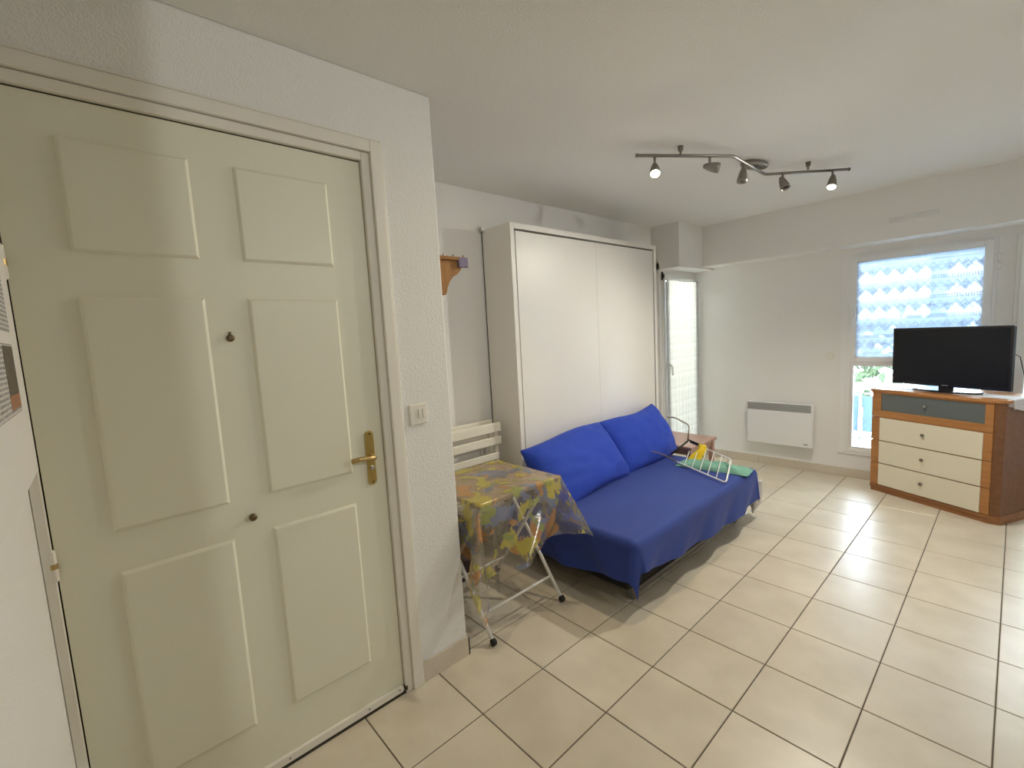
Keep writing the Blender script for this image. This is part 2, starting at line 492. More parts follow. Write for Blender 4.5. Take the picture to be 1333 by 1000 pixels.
# ------------------------------------------------------------------ walls, ceiling, beam
DY0, DY1, DZ = -0.130, 0.790, 2.086     # door leaf
FY1, FZ = 0.872, 2.168                  # outside of the door frame
wl = MB()
wl.prism([(FY1 - 0.02, 0), (YC, 0), (YC, H), (YL - 0.12, H), (YL - 0.12, FZ - 0.02), (FY1 - 0.02, FZ - 0.02)], XD - 0.14, XD, 0)
wl.box(XB - 0.12, XD - 0.139, YC - 0.12, YC - 0.0005, 0, H)
struct(obj('wall_left', wl, 'plaster', bevel=0.006))
struct(obj('wall_beside_door', MB().box(XD - 0.14, XR + 0.12, YL - 0.12, YL, 0, H), 'plaster'))
wb = MB().box(XB - 0.12, XB, YC, 4.155, 0, H)
W2Y0, W2Y1, W2Z0, W2Z1 = 4.19, 4.874, 0.06, 1.945      # glazed door beside the wall bed
XP = -2.38
wb.box(XP - 0.20, XP, 4.155, W2Y0, 0, 2.05)
wb.box(XP - 0.20, XP, W2Y1, YF + 0.12, 0, 2.05)
wb.box(XP - 0.20, XP, W2Y0, W2Y1, W2Z1, 2.05)
wb.box(XP - 0.20, XP, W2Y0, W2Y1, 0, W2Z0)
struct(obj('wall_bed', wb, 'plaster_far'))
W1X0, W1X1, W1Z0, W1Z1 = -1.005, -0.115, 0.235, 1.945
W3X0, W3X1, W3Z0 = -0.028, 0.34, 0.06
wf = MB()
wf.box(XP - 0.2, W1X0, YF, YF + 0.2, 0, H)
wf.box(W1X0, W1X1, YF, YF + 0.2, 0, W1Z0)
wf.box(W1X0, W3X1, YF, YF + 0.2, W1Z1, H)
wf.box(W1X1, W3X0, YF, YF + 0.2, 0, W1Z1)
wf.box(W3X0, W3X1, YF, YF + 0.2, 0, W3Z0)
wf.box(W3X1, 0.6, YF, YF + 0.2, 0, H)
struct(obj('wall_far', wf, 'plaster_far'))
struct(obj('wall_right', MB().prism([(0.38, 2.25), (XR, 2.25), (XR, YL - 0.12), (XR + 0.12, YL - 0.12), (XR + 0.12, 2.37), (0.50, 2.37), (0.50, YF + 0.12), (0.38, YF + 0.12)], 0, H), 'plaster'))
struct(obj('wall_partition', MB().box(0.22, XR, 0.98, 1.08, 0, H), 'plaster'))
struct(obj('ceiling', MB().box(XB - 0.2, XR + 0.2, YL - 0.2, YF + 0.2, H, H + 0.12), 'ceiling_paint'))
bm_ = MB()
bm_.box(-2.168, 0.40, YB, YF + 0.02, ZB, H + 0.01)
bm_.box(XB - 0.05, -2.168, 4.155, YF + 0.02, ZB - 0.02, H + 0.01)
struct(obj('wall_beam', bm_, 'plaster_far'))

# skirting tiles
SKH = 0.088
struct(obj('baseboard_left', MB().box(XD, XD + 0.010, FY1 + 0.004, YC + 0.010, 0, SKH).box(XB + 0.012, XD + 0.010, YC, YC + 0.010, 0, SKH), 'skirting', bevel=0.002))
struct(obj('baseboard_bed', MB().box(XB, XB + 0.010, YC + 0.012, 2.0, 0, SKH), 'skirting', bevel=0.002))
bb = sempty('baseboard_far')
x = XP
while x < 0.36:
    x1 = min(x + T, 0.378)
    obj('skirting_tile', MB().box(x + 0.0015, x1 - 0.0015, YF - 0.010, YF, 0, 0.080), 'skirting', bb, bevel=0.002)
    x = x1

# ------------------------------------------------------------------ entrance door
tr = sempty('trim_1')                      # door frame
def frame_strip(name, x0, x1, y0, y1, zt, parent):
    """leg on the lock side, head across the top, leg on the hinge side"""
    obj(name, MB().box(x0, x1, y0, y1, 0, zt), 'frame_paint', parent, bevel=0.003)
lkw = [(0.792, 0.824, XD - 0.02, XD + 0.004), (0.824, 0.866, XD - 0.02, XD + 0.016), (0.866, FY1 + 0.004, XD - 0.02, XD + 0.010)]
for y0, y1, xa, xb in lkw:
    o = y0 - 0.790
    obj('frame_moulding', MB().box(xa, xb, y0, y1, 0, DZ + (y1 - 0.790)), 'frame_paint', tr, bevel=0.003)
    obj('frame_moulding', MB().box(xa, xb, YL + 0.001, y0, DZ + (y0 - 0.788), DZ + (y1 - 0.790)), 'frame_paint', tr, bevel=0.003)
obj('frame_moulding', MB().box(XD - 0.02, XD + 0.004, YL + 0.001, DY0 - 0.003, 0, DZ + 0.003), 'frame_paint', tr, bevel=0.002)
obj('frame_rebate', MB().box(XD - 0.13, XD - 0.045, YL, FY1 - 0.02, 0, FZ - 0.02), 'gap_shade', tr)

dr = sempty('door_1')
XL = XD - 0.012                             # face of the leaf
obj('leaf', MB().box(XL - 0.03, XL, DY0, DY1, 0.012, DZ), 'door_paint', dr, bevel=0.002)
cols = [(-0.012, 0.265), (0.377, 0.663)]
rows = [(0.203, 0.842), (0.958, 1.592), (1.706, 1.990)]
for y0, y1 in cols:
    for z0, z1 in rows:
        mb = MB()
        r0 = [(XL - 0.001, y0, z0), (XL - 0.001, y1, z0), (XL - 0.001, y1, z1), (XL - 0.001, y0, z1)]
        def ring(d, e): return [(XL + d, y0 + e, z0 + e), (XL + d, y1 - e, z0 + e), (XL + d, y1 - e, z1 - e), (XL + d, y0 + e, z1 - e)]
        vs = r0 + ring(0.0020, 0.001) + ring(0.0085, 0.0075) + ring(0.0092, 0.0095) + ring(0.0092, 0.02)
        fs = []
        for k in range(4):
            for i in range(4):
                j = (i + 1) % 4; fs.append((k * 4 + i, k * 4 + j, k * 4 + 4 + j, k * 4 + 4 + i))
        fs.append((16, 17, 18, 19)); fs.append((3, 2, 1, 0))
        obj('panel', mb.add(vs, fs), 'door_paint', dr)
def hinge(z, name='hinge'):
    h = obj(name, MB().lathe((XL + 0.010, DY0 - 0.004, z - 0.042), (0, 0, 1), [(0, .004), (.004, .0075), (.038, .0075), (.0385, .006), (.0415, .006), (.042, .0075), (.08, .0075), (.084, .004)], 10), 'frame_paint', dr, smooth=False)
    obj('hinge_pin', MB().lathe((XL + 0.010, DY0 - 0.004, z - 0.008), (0, 0, 1), [(0, .0085), (.014, .0085)], 10), 'old_brass', h)
for z in (1.845, 1.672, 0.912): hinge(z)
# lock plate and lever
pl = MB()
HY, HZ0, HZ1 = 0.734, 0.895, 1.104
poly = []
for k in range(13):
    a = PI * k / 12; poly.append((HY + 0.0165 * math.cos(a), HZ1 - 0.0165 + 0.0165 * math.sin(a)))
for k in range(13):
    a = PI + PI * k / 12; poly.append((HY + 0.0165 * math.cos(a), HZ0 + 0.0165 + 0.0165 * math.sin(a)))
plate = obj('lock_plate', pl.prism(poly, XL, XL + 0.009, 0), 'brass', dr, bevel=0.003)
obj('lever_handle', MB().tube([(XL + 0.006, HY, 1.006), (XL + 0.040, HY, 1.006), (XL + 0.050, HY - 0.008, 1.008), (XL + 0.053, HY - 0.03, 1.012), (XL + 0.052, HY - 0.06, 1.014), (XL + 0.05, HY - 0.092, 1.012)],
    [.010, .0095, .0095, .0085, .0085, .010], 10), 'old_brass', plate, smooth=True)
obj('lock_cylinder', MB().lathe((XL + 0.009, HY, 0.962), (1, 0, 0), [(0, .0085), (.006, .0085), (.007, .006)], 14), 'steel', plate)
obj('screw', MB().lathe((XL + 0.008, HY, HZ1 - 0.012), (1, 0, 0), [(0, .0042), (.003, .003)], 10), 'dark_brass', plate)
obj('screw', MB().lathe((XL + 0.008, HY, HZ0 + 0.012), (1, 0, 0), [(0, .0042), (.003, .003)], 10), 'dark_brass', plate)
obj('peephole', MB().lathe((XL, 0.319, 1.471), (1, 0, 0), [(0, .011), (.006, .011), (.008, .007), (.0082, .002)], 16).box(XL, XL + 0.004, 0.314, 0.322, 1.474, 1.490), 'dark_brass', dr)
obj('knob', MB().lathe((XL, 0.319, 0.900), (1, 0, 0), [(0, .006), (.012, .006), (.014, .011), (.022, .012), (.027, .008)], 16), 'dark_brass', dr, smooth=True)
wbp = [(DY0, 0.010), (0.776, 0.010), (0.783, 0.013), (0.786, 0.022), (0.783, 0.034), (0.774, 0.040), (DY0, 0.040)]
bar = obj('weather_bar', MB().prism(wbp, XL, XL + 0.013, 0), 'frame_paint', dr, bevel=0.003)
for y in (0.345, 0.635, 0.765):
    obj('screw', MB().lathe((XL + 0.012, y, 0.026), (1, 0, 0), [(0, .0035), (.0025, .003)], 8), 'knob_metal', bar)
obj('bolt_keep', MB().box(XD - 0.018, XD + 0.006, 0.789, 0.799, 0.012, 0.030), 'dark_brass', dr)

# ------------------------------------------------------------------ windows
def sash(parent, axis, a0, a1, z0, z1, p, depth, w, name='sash'):
    """a rectangular frame of four bars; axis 0: along x at y=p, axis 1: along y at x=p"""
    mb = MB()
    def bx(u0, u1, za, zb):
        if axis == 0: mb.box(u0, u1, p, p + depth, za, zb)
        else: mb.box(p - depth, p, u0, u1, za, zb)
    bx(a0, a0 + w, z0, z1); bx(a1 - w, a1, z0, z1); bx(a0 + w, a1 - w, z0, z0 + w); bx(a0 + w, a1 - w, z1 - w, z1)
    return obj(name, mb, 'upvc', parent, bevel=0.004)
def pane(parent, axis, a0, a1, z0, z1, p):
    mb = MB()
    if axis == 0: mb.box(a0, a1, p, p + 0.006, z0, z1)
    else: mb.box(p - 0.006, p, a0, a1, z0, z1)
    return obj('pane', mb, 'window_glass', parent)
def lever(parent, axis, p, a, z, s=1):
    if axis == 0:
        hb = obj('handle_plate', MB().box(a - 0.013, a + 0.013, p - 0.010, p, z - 0.035, z + 0.035), 'upvc', parent, bevel=0.004)
        obj('window_handle', MB().tube([(a, p - 0.008, z), (a, p - 0.038, z), (a, p - 0.045, z - 0.015), (a, p - 0.045, z - 0.11)], [.009, .009, .009, .007], 8), 'upvc', hb, smooth=True)
    else:
        hb = obj('handle_plate', MB().box(p, p + 0.010, a - 0.013, a + 0.013, z - 0.035, z + 0.035), 'upvc', parent, bevel=0.004)
        obj('window_handle', MB().tube([(p + 0.008, a, z), (p + 0.038, a, z), (p + 0.045, a + 0.02, z - 0.012), (p + 0.045, a + 0.03, z - 0.10)], [.009, .009, .009, .007], 8), 'upvc', hb, smooth=True)
w1 = sempty('window_1')
YG = YF - 0.012
sash(w1, 0, W1X0, W1X1, W1Z0, W1Z1, YG, 0.07, 0.034, 'window_frame')
obj('transom', MB().box(W1X0 + 0.034, W1X1 - 0.034, YG - 0.002, YG + 0.07, 1.015, 1.052), 'upvc', w1, bevel=0.004)
s = sash(w1, 0, W1X0 + 0.022, W1X1 - 0.022, 1.036, W1Z1 - 0.018, YG - 0.016, 0.06, 0.052)
pane(s, 0, W1X0 + 0.07, W1X1 - 0.07, 1.085, W1Z1 - 0.066, YG + 0.02)
lever(s, 0, YG - 0.016, W1X0 + 0.040, 1.455)
s = obj('bead', MB().box(W1X0 + 0.034, W1X0 + 0.052, YG + 0.006, YG + 0.05, W1Z0 + 0.034, 1.015).box(W1X1 - 0.052, W1X1 - 0.034, YG + 0.006, YG + 0.05, W1Z0 + 0.034, 1.015)
    .box(W1X0 + 0.052, W1X1 - 0.052, YG + 0.006, YG + 0.05, W1Z0 + 0.034, W1Z0 + 0.05).box(W1X0 + 0.052, W1X1 - 0.052, YG + 0.006, YG + 0.05, 0.998, 1.015), 'upvc', w1, bevel=0.003)
pane(w1, 0, W1X0 + 0.05, W1X1 - 0.05, W1Z0 + 0.048, 1.0, YG + 0.025)
for z in (1.80, 1.735):
    obj('window_hinge', MB().box(W1X1 - 0.004, W1X1 + 0.016, YG - 0.022, YG + 0.006, z - 0.024, z + 0.024), 'upvc', w1, bevel=0.006)
obj('cover_strip', MB().box(W1X0 - 0.045, W1X0, YF - 0.006, YF, W1Z0 - 0.02, W1Z1), 'upvc', w1, bevel=0.002)
obj('window_sill', MB().box(W1X0 - 0.05, W1X1 + 0.02, YF - 0.012, YF, W1Z0 - 0.022, W1Z0 - 0.002), 'upvc', w1, bevel=0.003)

w2 = sempty('window_2')                     # tall glazed door in the corner
sash(w2, 1, W2Y0, W2Y1, W2Z0, W2Z1, XP + 0.008, 0.07, 0.034, 'window_frame')
s = sash(w2, 1, W2Y0 + 0.022, W2Y1 - 0.022, W2Z0 + 0.02, W2Z1 - 0.018, XP + 0.022, 0.06, 0.036)
pane(s, 1, W2Y0 + 0.05, W2Y1 - 0.05, W2Z0 + 0.07, W2Z1 - 0.066, XP - 0.01)
lever(s, 1, XP + 0.022, W2Y0 + 0.055, 1.04)
obj('curtain_bracket', MB().box(XP + 0.022, XP + 0.034, W2Y0 - 0.03, W2Y0 - 0.012, 1.88, 1.96).box(XP + 0.03, XP + 0.045, W2Y0 - 0.035, W2Y0 - 0.008, 1.90, 1.94), 'rubber', w2, bevel=0.003)

w3 = sempty('window_3')                     # glazed door beyond the right edge of the picture
sash(w3, 0, W3X0, W3X1, W3Z0, W1Z1, YG, 0.07, 0.034, 'window_frame')
s = sash(w3, 0, W3X0 + 0.022, W3X1 - 0.022, W3Z0 + 0.02, W1Z1 - 0.018, YG - 0.016, 0.06, 0.052)
pane(s, 0, W3X0 + 0.07, W3X1 - 0.07, W3Z0 + 0.07, W1Z1 - 0.066, YG + 0.02)

# net curtains
def curtain1(u, v):
    x = -0.937 + u * (0.752)
    return (x, YG - 0.024 + 0.003 * math.sin(x * 60), 1.885 - v * (1.885 - 1.082))
c1 = tag(obj('net_curtain', MB().grid(curtain1, 90, 20), 'lace_far', smooth=True), 'patterned white lace net curtain across the upper pane behind the television', 'curtain')
obj('curtain_rod', MB().tube([(-0.955, YG - 0.030, 1.886), (-0.165, YG - 0.030, 1.886)], 0.004, 8), 'white_metal', c1)
def curtain2(u, v):
    y = 4.195 + u * 0.665
    zz = 1.885 - v * 1.72
    return (XP + 0.052 + 0.010 * math.sin(y * 95 + 0.6 * math.sin(zz * 3)) * (0.35 + 0.65 * v) * (0.25 + 0.75 * u), y, zz)
c2 = tag(obj('net_curtain', MB().grid(curtain2, 140, 24), 'lace_side', smooth=True), 'long gathered lace net curtain in the corner beside the wall bed', 'curtain')
obj('curtain_rod', MB().tube([(XP + 0.045, 4.175, 1.880), (XP + 0.045, 4.86, 1.880)], 0.005, 8), 'white_metal', c2)

# ------------------------------------------------------------------ what stands outside the windows
balc = tag(obj('balcony_outside', MB().box(-4.9, 2.6, YF + 0.21, YF + 1.75, -0.12, -0.02).box(-4.9, XP - 0.21, 2.0, YF + 0.21, -0.12, -0.02), 'out_tile'), 'pale tiled balcony floor outside the far window', 'balcony')
rail = thing('balcony_railing_outside', 'white balcony railing with blue panels outside the far window', 'railing', (-0.8, YF + 1.65, 0))
part('top_rail', MB().box(-4.5, 2.6, YF + 1.62, YF + 1.68, 0.58, 0.66), 'out_rail', rail)
part('bottom_rail', MB().box(-4.5, 2.6, YF + 1.63, YF + 1.67, 0.02, 0.06), 'out_rail', rail)
for k in range(-14, 9):
    part('baluster', MB().box(k * 0.3 - 0.012, k * 0.3 + 0.012, YF + 1.64, YF + 1.66, -0.02, 0.58), 'out_rail', rail)
for k in range(-7, 5):
    part('panel', MB().box(k * 0.6 + 0.02, k * 0.6 + 0.58, YF + 1.665, YF + 1.675, 0.08, 0.50), 'out_panel', rail)
post = tag(obj('post_outside', MB().box(-0.62, -0.50, YF + 1.5, YF + 1.62, -0.02, 3.2), 'out_panel', bevel=0.01), 'blue grey balcony post seen through the lace curtain', 'post')
def bush(name, label, c, rx, ry, rz, n, seed):
    rnd = random.Random(seed); mb = MB()
    for _ in range(n):
        a, b = rnd.uniform(0, 2 * PI), math.acos(rnd.uniform(-1, 1)); r = rnd.uniform(0.72, 1.0)
        p = Vector((c[0] + rx * r * math.sin(b) * math.cos(a), c[1] + ry * r * math.sin(b) * math.sin(a), c[2] + rz * r * math.cos(b)))
        d = Vector((rnd.uniform(-1, 1), rnd.uniform(-1, 1), rnd.uniform(-.4, 1))).normalized()
        e = d.cross(Vector((rnd.uniform(-1, 1), rnd.uniform(-1, 1), rnd.uniform(-1, 1)))).normalized()
        L, w = rnd.uniform(.10, .2), rnd.uniform(.03, .06)
        mb.add([p, p + d * L * .5 + e * w, p + d * L, p + d * L * .5 - e * w], [(0, 1, 2, 3)])
    o = obj(name, mb, 'leaf'); return tag(o, label, 'hedge')
bush('hedge_outside', 'green leafy hedge behind the balcony railing', (-1.0, YF + 2.7, 0.75), 2.4, 0.5, 0.62, 2600, 3)
cw = thing('cream_wall_outside', 'sunlit cream wall outside the corner glazed door', 'wall', (-4.6, 4.4, -0.02))
part('wall_face', MB().box(-4.8, -4.6, 2.0, 7.2, -0.02, 3.4), 'cream_out', cw)
part('wall_cap', MB().box(-4.85, -4.55, 1.95, 7.25, 3.4, 3.46), 'cream_out', cw)
ext = thing('building_outside', 'bright white building facing the balcony', 'building', (0.2, YF + 7.0, 0))
part('facade', MB().box(-1.0, 5.5, YF + 7.0, YF + 8.0, -3, 6), 'stucco_out', ext)
for k in range(3):
    part('shutter', MB().box(-0.4 + k * 1.9, 0.5 + k * 1.9, YF + 6.95, YF + 7.0, 0.4, 2.0), 'out_panel', ext)

# ------------------------------------------------------------------ wall bed cabinet
BX, BY0, BY1, BZ = -2.174, 2.017, 3.752, 2.138
bed = thing('wall_bed_cabinet', 'tall white folding wall bed cabinet behind the blue sofa', 'cabinet', (-2.31, 2.88, 0))
part('side_panel', MB().box(XB + 0.004, BX, BY0, BY0 + 0.036, 0, BZ), 'laminate_white', bed, bevel=0.002)
part('side_panel', MB().box(XB + 0.004, BX, BY1 - 0.040, BY1, 0, BZ), 'laminate_white', bed, bevel=0.002)
part('top_panel', MB().box(XB + 0.004, BX, BY0 + 0.036, BY1 - 0.040, BZ - 0.036, BZ), 'laminate_white', bed, bevel=0.002)
part('back_panel', MB().box(XB + 0.006, BX - 0.06, BY0 + 0.036, BY1 - 0.040, 0.0, BZ - 0.036), 'gap_shade', bed)
part('front_panel', MB().box(BX - 0.040, BX - 0.004, BY0 + 0.047, 2.8945, 0.05, BZ - 0.048), 'laminate_white', bed, bevel=0.002)
part('front_panel', MB().box(BX - 0.040, BX - 0.004, 2.8955, BY1 - 0.052, 0.05, BZ - 0.048), 'laminate_white', bed, bevel=0.0015)
part('wall_bracket', MB().box(XB + 0.002, XB + 0.03, BY0 - 0.022, BY0, BZ - 0.015, BZ + 0.012).lathe((XB + 0.015, BY0 - 0.012, BZ + 0.012), (0, 0, 1), [(0, .008), (.012, .008)], 10), 'steel', bed)
part('seam_shade', MB().box(XB + 0.0035, XB + 0.010, BY0 - 0.0015, BY0 - 0.0001, 0, BZ), 'gap_shade', bed)  # dark strip laid on in place of the shaded seam at the wall

# ------------------------------------------------------------------ sofa
sofa = thing('sofa_bed', 'low sofa bed on a steel frame under the blue throw', 'sofa', (-1.7, 2.64, 0))
SX0, SX1, SY0, SY1, SZ = -2.13, -1.255, 1.895, 3.40, 0.385
part('mattress', MB().box(SX0, SX1, SY0, SY1, 0.235, SZ - 0.006), 'sheet_white', sofa, bevel=0.045, seg=4)
part('underside', MB().box(SX0 + 0.02, SX1 - 0.05, SY0 + 0.02, SY1 - 0.02, 0.075, 0.235), 'black_fabric', sofa, bevel=0.01)
part('front_rail', MB().tube([(-1.315, 1.99, 0.045), (-1.315, 3.30, 0.045)], 0.013, 8).tube([(-1.315, 1.99, 0.20), (-1.315, 3.30, 0.20)], 0.010, 8), 'rail_grey', sofa, smooth=True)
for y in (1.985, 3.29):
    for x in (-1.335, -2.08):
        part('leg', MB().box(x - 0.022, x + 0.022, y - 0.018, y + 0.018, 0, 0.235), 'rail_grey', sofa, bevel=0.003)
def sheetc(u, v):
    y = 3.385 + 0.035 * u + 0.012 * math.sin(v * 5)
    a = 0.16 * (1 - 0.45 * v * v)
    return (-1.262 + a * (u - 0.5) * 0.9, 3.425 + 0.018 * math.sin(u * 7) + 0.05 * v, 0.30 - v * (0.275 - 0.08 * abs(u - 0.5) * 2))
part('hanging_sheet', MB().grid(sheetc, 12, 14), 'sheet_white', sofa, smooth=True, solid=0.01)

def drape(x0, x1, y0, y1, z, ox0, ox1, oy0, oy1, nx, ny, rad, flare, amp, freq, zmin=0.006, wob=0.0, seed=0, cflare=None):
    """cloth lying on a box top and hanging over its edges; oxx are functions of the position along the edge"""
    mb = MB(); uv = []
    cflare = flare if cflare is None else cflare
    def f(u, v):
        # cloth plane coordinates
        tx, ty = u, v
        cx0, cx1 = x0 - ox0(ty), x1 + ox1(ty)
        cy0, cy1 = y0 - oy0(tx), y1 + oy1(tx)
        X = cx0 + (cx1 - cx0) * u; Y = cy0 + (cy1 - cy0) * v
        px, py = min(max(X, x0), x1), min(max(Y, y0), y1)
        ax, ay = X - px, Y - py
        r = math.hypot(ax, ay)
        uv.append((X, Y))
        lift = wob * noise.noise(Vector((X * 3.1, Y * 3.1, seed)))
        if r < 1e-6: return (X, Y, z + lift)
        dx, dy = ax / r, ay / r
        q = PI * rad / 2
        if r < q: out, down = rad * math.sin(r / rad), rad * (1 - math.cos(r / rad))
        else: out, down = rad, rad + r - q
        corner = min(abs(dx), abs(dy)) * 1.414
        t = (X + Y) if corner < 1e-6 else (px + py) + math.atan2(dy, dx) * 0.12
        fl_ = flare + (cflare - flare) * corner
        hang = max(0.0, down - rad)
        out += fl_ * hang + amp * hang * math.sin(freq * t + seed) + 0.25 * amp * hang * math.sin(freq * 2.3 * t + 1.7 * seed)
        zz = z - down * math.sqrt(max(0.05, 1 - fl_ * fl_)) + lift * 0.3
        if zz < zmin: out += (zmin - zz) * 0.8; zz = zmin
        return (px + dx * out, py + dy * out, zz)
    mb.grid(f, nx, ny)
    return mb, uv
K = lambda c: (lambda t: c)
mb, _ = drape(SX0, SX1, SY0, SY1, SZ, K(0.0), lambda t: 0.245 - 0.02 * math.sin(t * 7) - 0.04 * math.exp(-((t - .12) / .07) ** 2), lambda t: 0.255 + 0.03 * math.sin(t * 5), lambda t: 0.12 + 0.03 * t, 90, 130, 0.045, 0.08, 0.07, 15.0, wob=0.006, seed=2, cflare=0.12)
th = tag(obj('blue_throw', mb, 'throw_blue', smooth=True, subsurf=1), 'plain navy blue throw draped over the sofa seat down to the floor', 'throw')

def pillow(name, label, center, w, h, t, lean, yawz, roll, seed, pinch=0.045):
    mb = MB(); N = 28
    def side(sg):
        def f(a, b):
            u, v = a * 2 - 1, b * 2 - 1
            ku = 1 - pinch * (1 - v * v) * abs(u) ** 3; kv = 1 - pinch * (1 - u * u) * abs(v) ** 3
            e = max(0.0, (1 - abs(u) ** 2.4)) ** 0.45 * max(0.0, (1 - abs(v) ** 2.4)) ** 0.45
            nn = noise.noise(Vector((u * 1.7 + seed, v * 1.7, sg))) * 0.16 + noise.noise(Vector((u * 4.5, v * 4.5 + seed, sg))) * 0.07
            rip = 0.16 * math.sin((u - v) * 11 + seed + 2 * u) * max(0, abs(u * v) - 0.12)
            return (sg * t / 2 * e * (1 + nn + rip), u * w / 2 * ku, v * h / 2 * kv + 0.012 * math.sin(u * 3 + seed))
        return f
    mb.grid(side(1), N, N); n1 = len(mb.v); mb.grid(side(-1), N, N)
    me = mb.mesh(name)
    bm = bmesh.new(); bm.from_mesh(me); bmesh.ops.remove_doubles(bm, verts=bm.verts, dist=1e-4); bmesh.ops.recalc_face_normals(bm, faces=bm.faces); bm.to_mesh(me); bm.free()
    o = link(name, me, 'pillow_blue')
    for p in me.polygons: p.use_smooth = True
    o.matrix_world = Matrix.Translation(center) @ Matrix.Rotation(yawz, 4, 'Z') @ Matrix.Rotation(lean, 4, 'Y') @ Matrix.Rotation(roll, 4, 'X')
    md = o.modifiers.new('sub', 'SUBSURF'); md.levels = 1; md.render_levels = 1
    return tag(o, label, 'pillow', 'blue pillows on the sofa')
pillow('pillow', 'bright blue pillow on the sofa nearer the table, overlapping its neighbour', (-1.965, 2.345, 0.545), 0.90, 0.47, 0.26, -0.60, 0.05, 0.03, 1.0)
pillow('pillow', 'bright blue pillow on the sofa farther from the table, partly hidden at its lower corner', (-2.000, 3.15, 0.552), 0.84, 0.46, 0.25, -0.52, 0.0, 0.05, 4.0)

# ------------------------------------------------------------------ folding table with its cloth
TX0, TX1, TY0, TY1, TZ = -2.10, -1.590, 1.195, 1.735, 0.688
tb = thing('folding_table', 'white folding table on crossed tubular legs beside the sofa', 'table', (-1.85, 1.465, 0))
part('tabletop', MB().box(TX0, TX1, TY0, TY1, TZ - 0.028, TZ - 0.003), 'table_wood', tb, bevel=0.006)
for y in (TY0 + 0.03, TY1 - 0.03):
    part('leg', MB().tube([(-1.588, y, 0.022), (-2.05, y, TZ - 0.03)], 0.0095, 10), 'white_metal', tb, smooth=True)
    yy = y + (0.022 if y < 1.4 else -0.022)
    part('leg', MB().tube([(-2.08, yy, 0.022), (-1.63, yy, TZ - 0.03)], 0.0095, 10), 'white_metal', tb, smooth=True)
part('crossbar', MB().tube([(-1.657, TY0 + 0.03, 0.118), (-1.657, TY1 - 0.03, 0.118)], 0.007, 8), 'white_metal', tb, smooth=True)
part('crossbar', MB().tube([(-2.01, TY0 + 0.052, 0.118), (-2.01, TY1 - 0.052, 0.118)], 0.007, 8), 'white_metal', tb, smooth=True)
for x, y in ((-1.582, TY0 + 0.03), (-1.582, TY1 - 0.03), (-2.086, TY0 + 0.052), (-2.086, TY1 - 0.052)):
    s = 1 if x > -1.8 else -1
    part('rubber_foot', MB().lathe((x, y - 0.012, 0.0165), (0, 1, 0), [(0, .012), (.003, .0165), (.021, .0165), (.024, .012)], 12), 'rubber', tb, smooth=True)
mb, uv = drape(TX0, TX1, TY0, TY1, TZ, K(0.02), lambda t: 0.40 - 0.12 * t, K(0.30), K(0.27), 64, 64, 0.010, 0.10, 0.13, 17.0, wob=0.003, seed=5, cflare=0.42)
tc_ = obj('tablecloth', mb, 'clear_oilcloth', smooth=True)
ul = tc_.data.uv_layers.new(name='uv')
for lp in tc_.data.loops: ul.data[lp.index].uv = uv[lp.vertex_index]
tag(tc_, 'clear plastic tablecloth printed with yellow, orange and grey leaves', 'tablecloth')

# ------------------------------------------------------------------ folded slatted chair behind the table
ch = thing('folding_chair', 'folded white wooden slatted chair leaning behind the table', 'chair', (-2.30, 1.70, 0))
for y in (1.46, 1.925):
    part('leg', MB().box(-2.335, -2.315, y - 0.014, y + 0.014, 0, 0.845), 'painted_slat', ch, bevel=0.003)
    yy = y + (0.03 if y < 1.7 else -0.03)
    part('leg', MB().add([(-2.36, yy - .012, 0), (-2.34, yy - .012, 0), (-2.34, yy + .012, 0), (-2.36, yy + .012, 0), (-2.355, yy - .012, .80), (-2.335, yy - .012, .80), (-2.335, yy + .012, .80), (-2.355, yy + .012, .80)],
        [(0, 3, 2, 1), (4, 5, 6, 7), (0, 1, 5, 4), (1, 2, 6, 5), (2, 3, 7, 6), (3, 0, 4, 7)]), 'painted_slat', ch)
for z0, z1 in ((0.800, 0.862), (0.716, 0.768)):
    part('back_slat', MB().box(-2.312, -2.292, 1.435, 1.950, z0, z1), 'painted_slat', ch, bevel=0.004)
    part('back_slat', MB().box(-2.375, -2.358, 1.435, 1.930, z0 + 0.03, z1 + 0.012), 'painted_slat', ch, bevel=0.003)
for k in range(7):
    z = 0.665 - k * 0.052
    part('seat_slat', MB().box(-2.300 + k * 0.004, -2.282 + k * 0.004, 1.47, 1.915, z - 0.042, z), 'painted_slat', ch, bevel=0.003)
part('hinge_bolt', MB().tube([(-2.33, 1.452, 0.42), (-2.33, 1.932, 0.42)], 0.006, 8), 'dark_brass', ch)
bagm = thing('travel_bag', 'dark maroon bag standing on the floor under the table', 'bag', (-2.18, 1.40, 0))
part('bag_body', MB().box(-2.26, -2.12, 1.18, 1.53, 0.0, 0.38), 'maroon', bagm, bevel=0.03, seg=3)
part('bag_handle', MB().tube([(-2.19, 1.28, 0.375), (-2.19, 1.29, 0.42), (-2.19, 1.35, 0.435), (-2.19, 1.41, 0.42), (-2.19, 1.42, 0.375)], 0.009, 8), 'rubber', bagm, smooth=True)

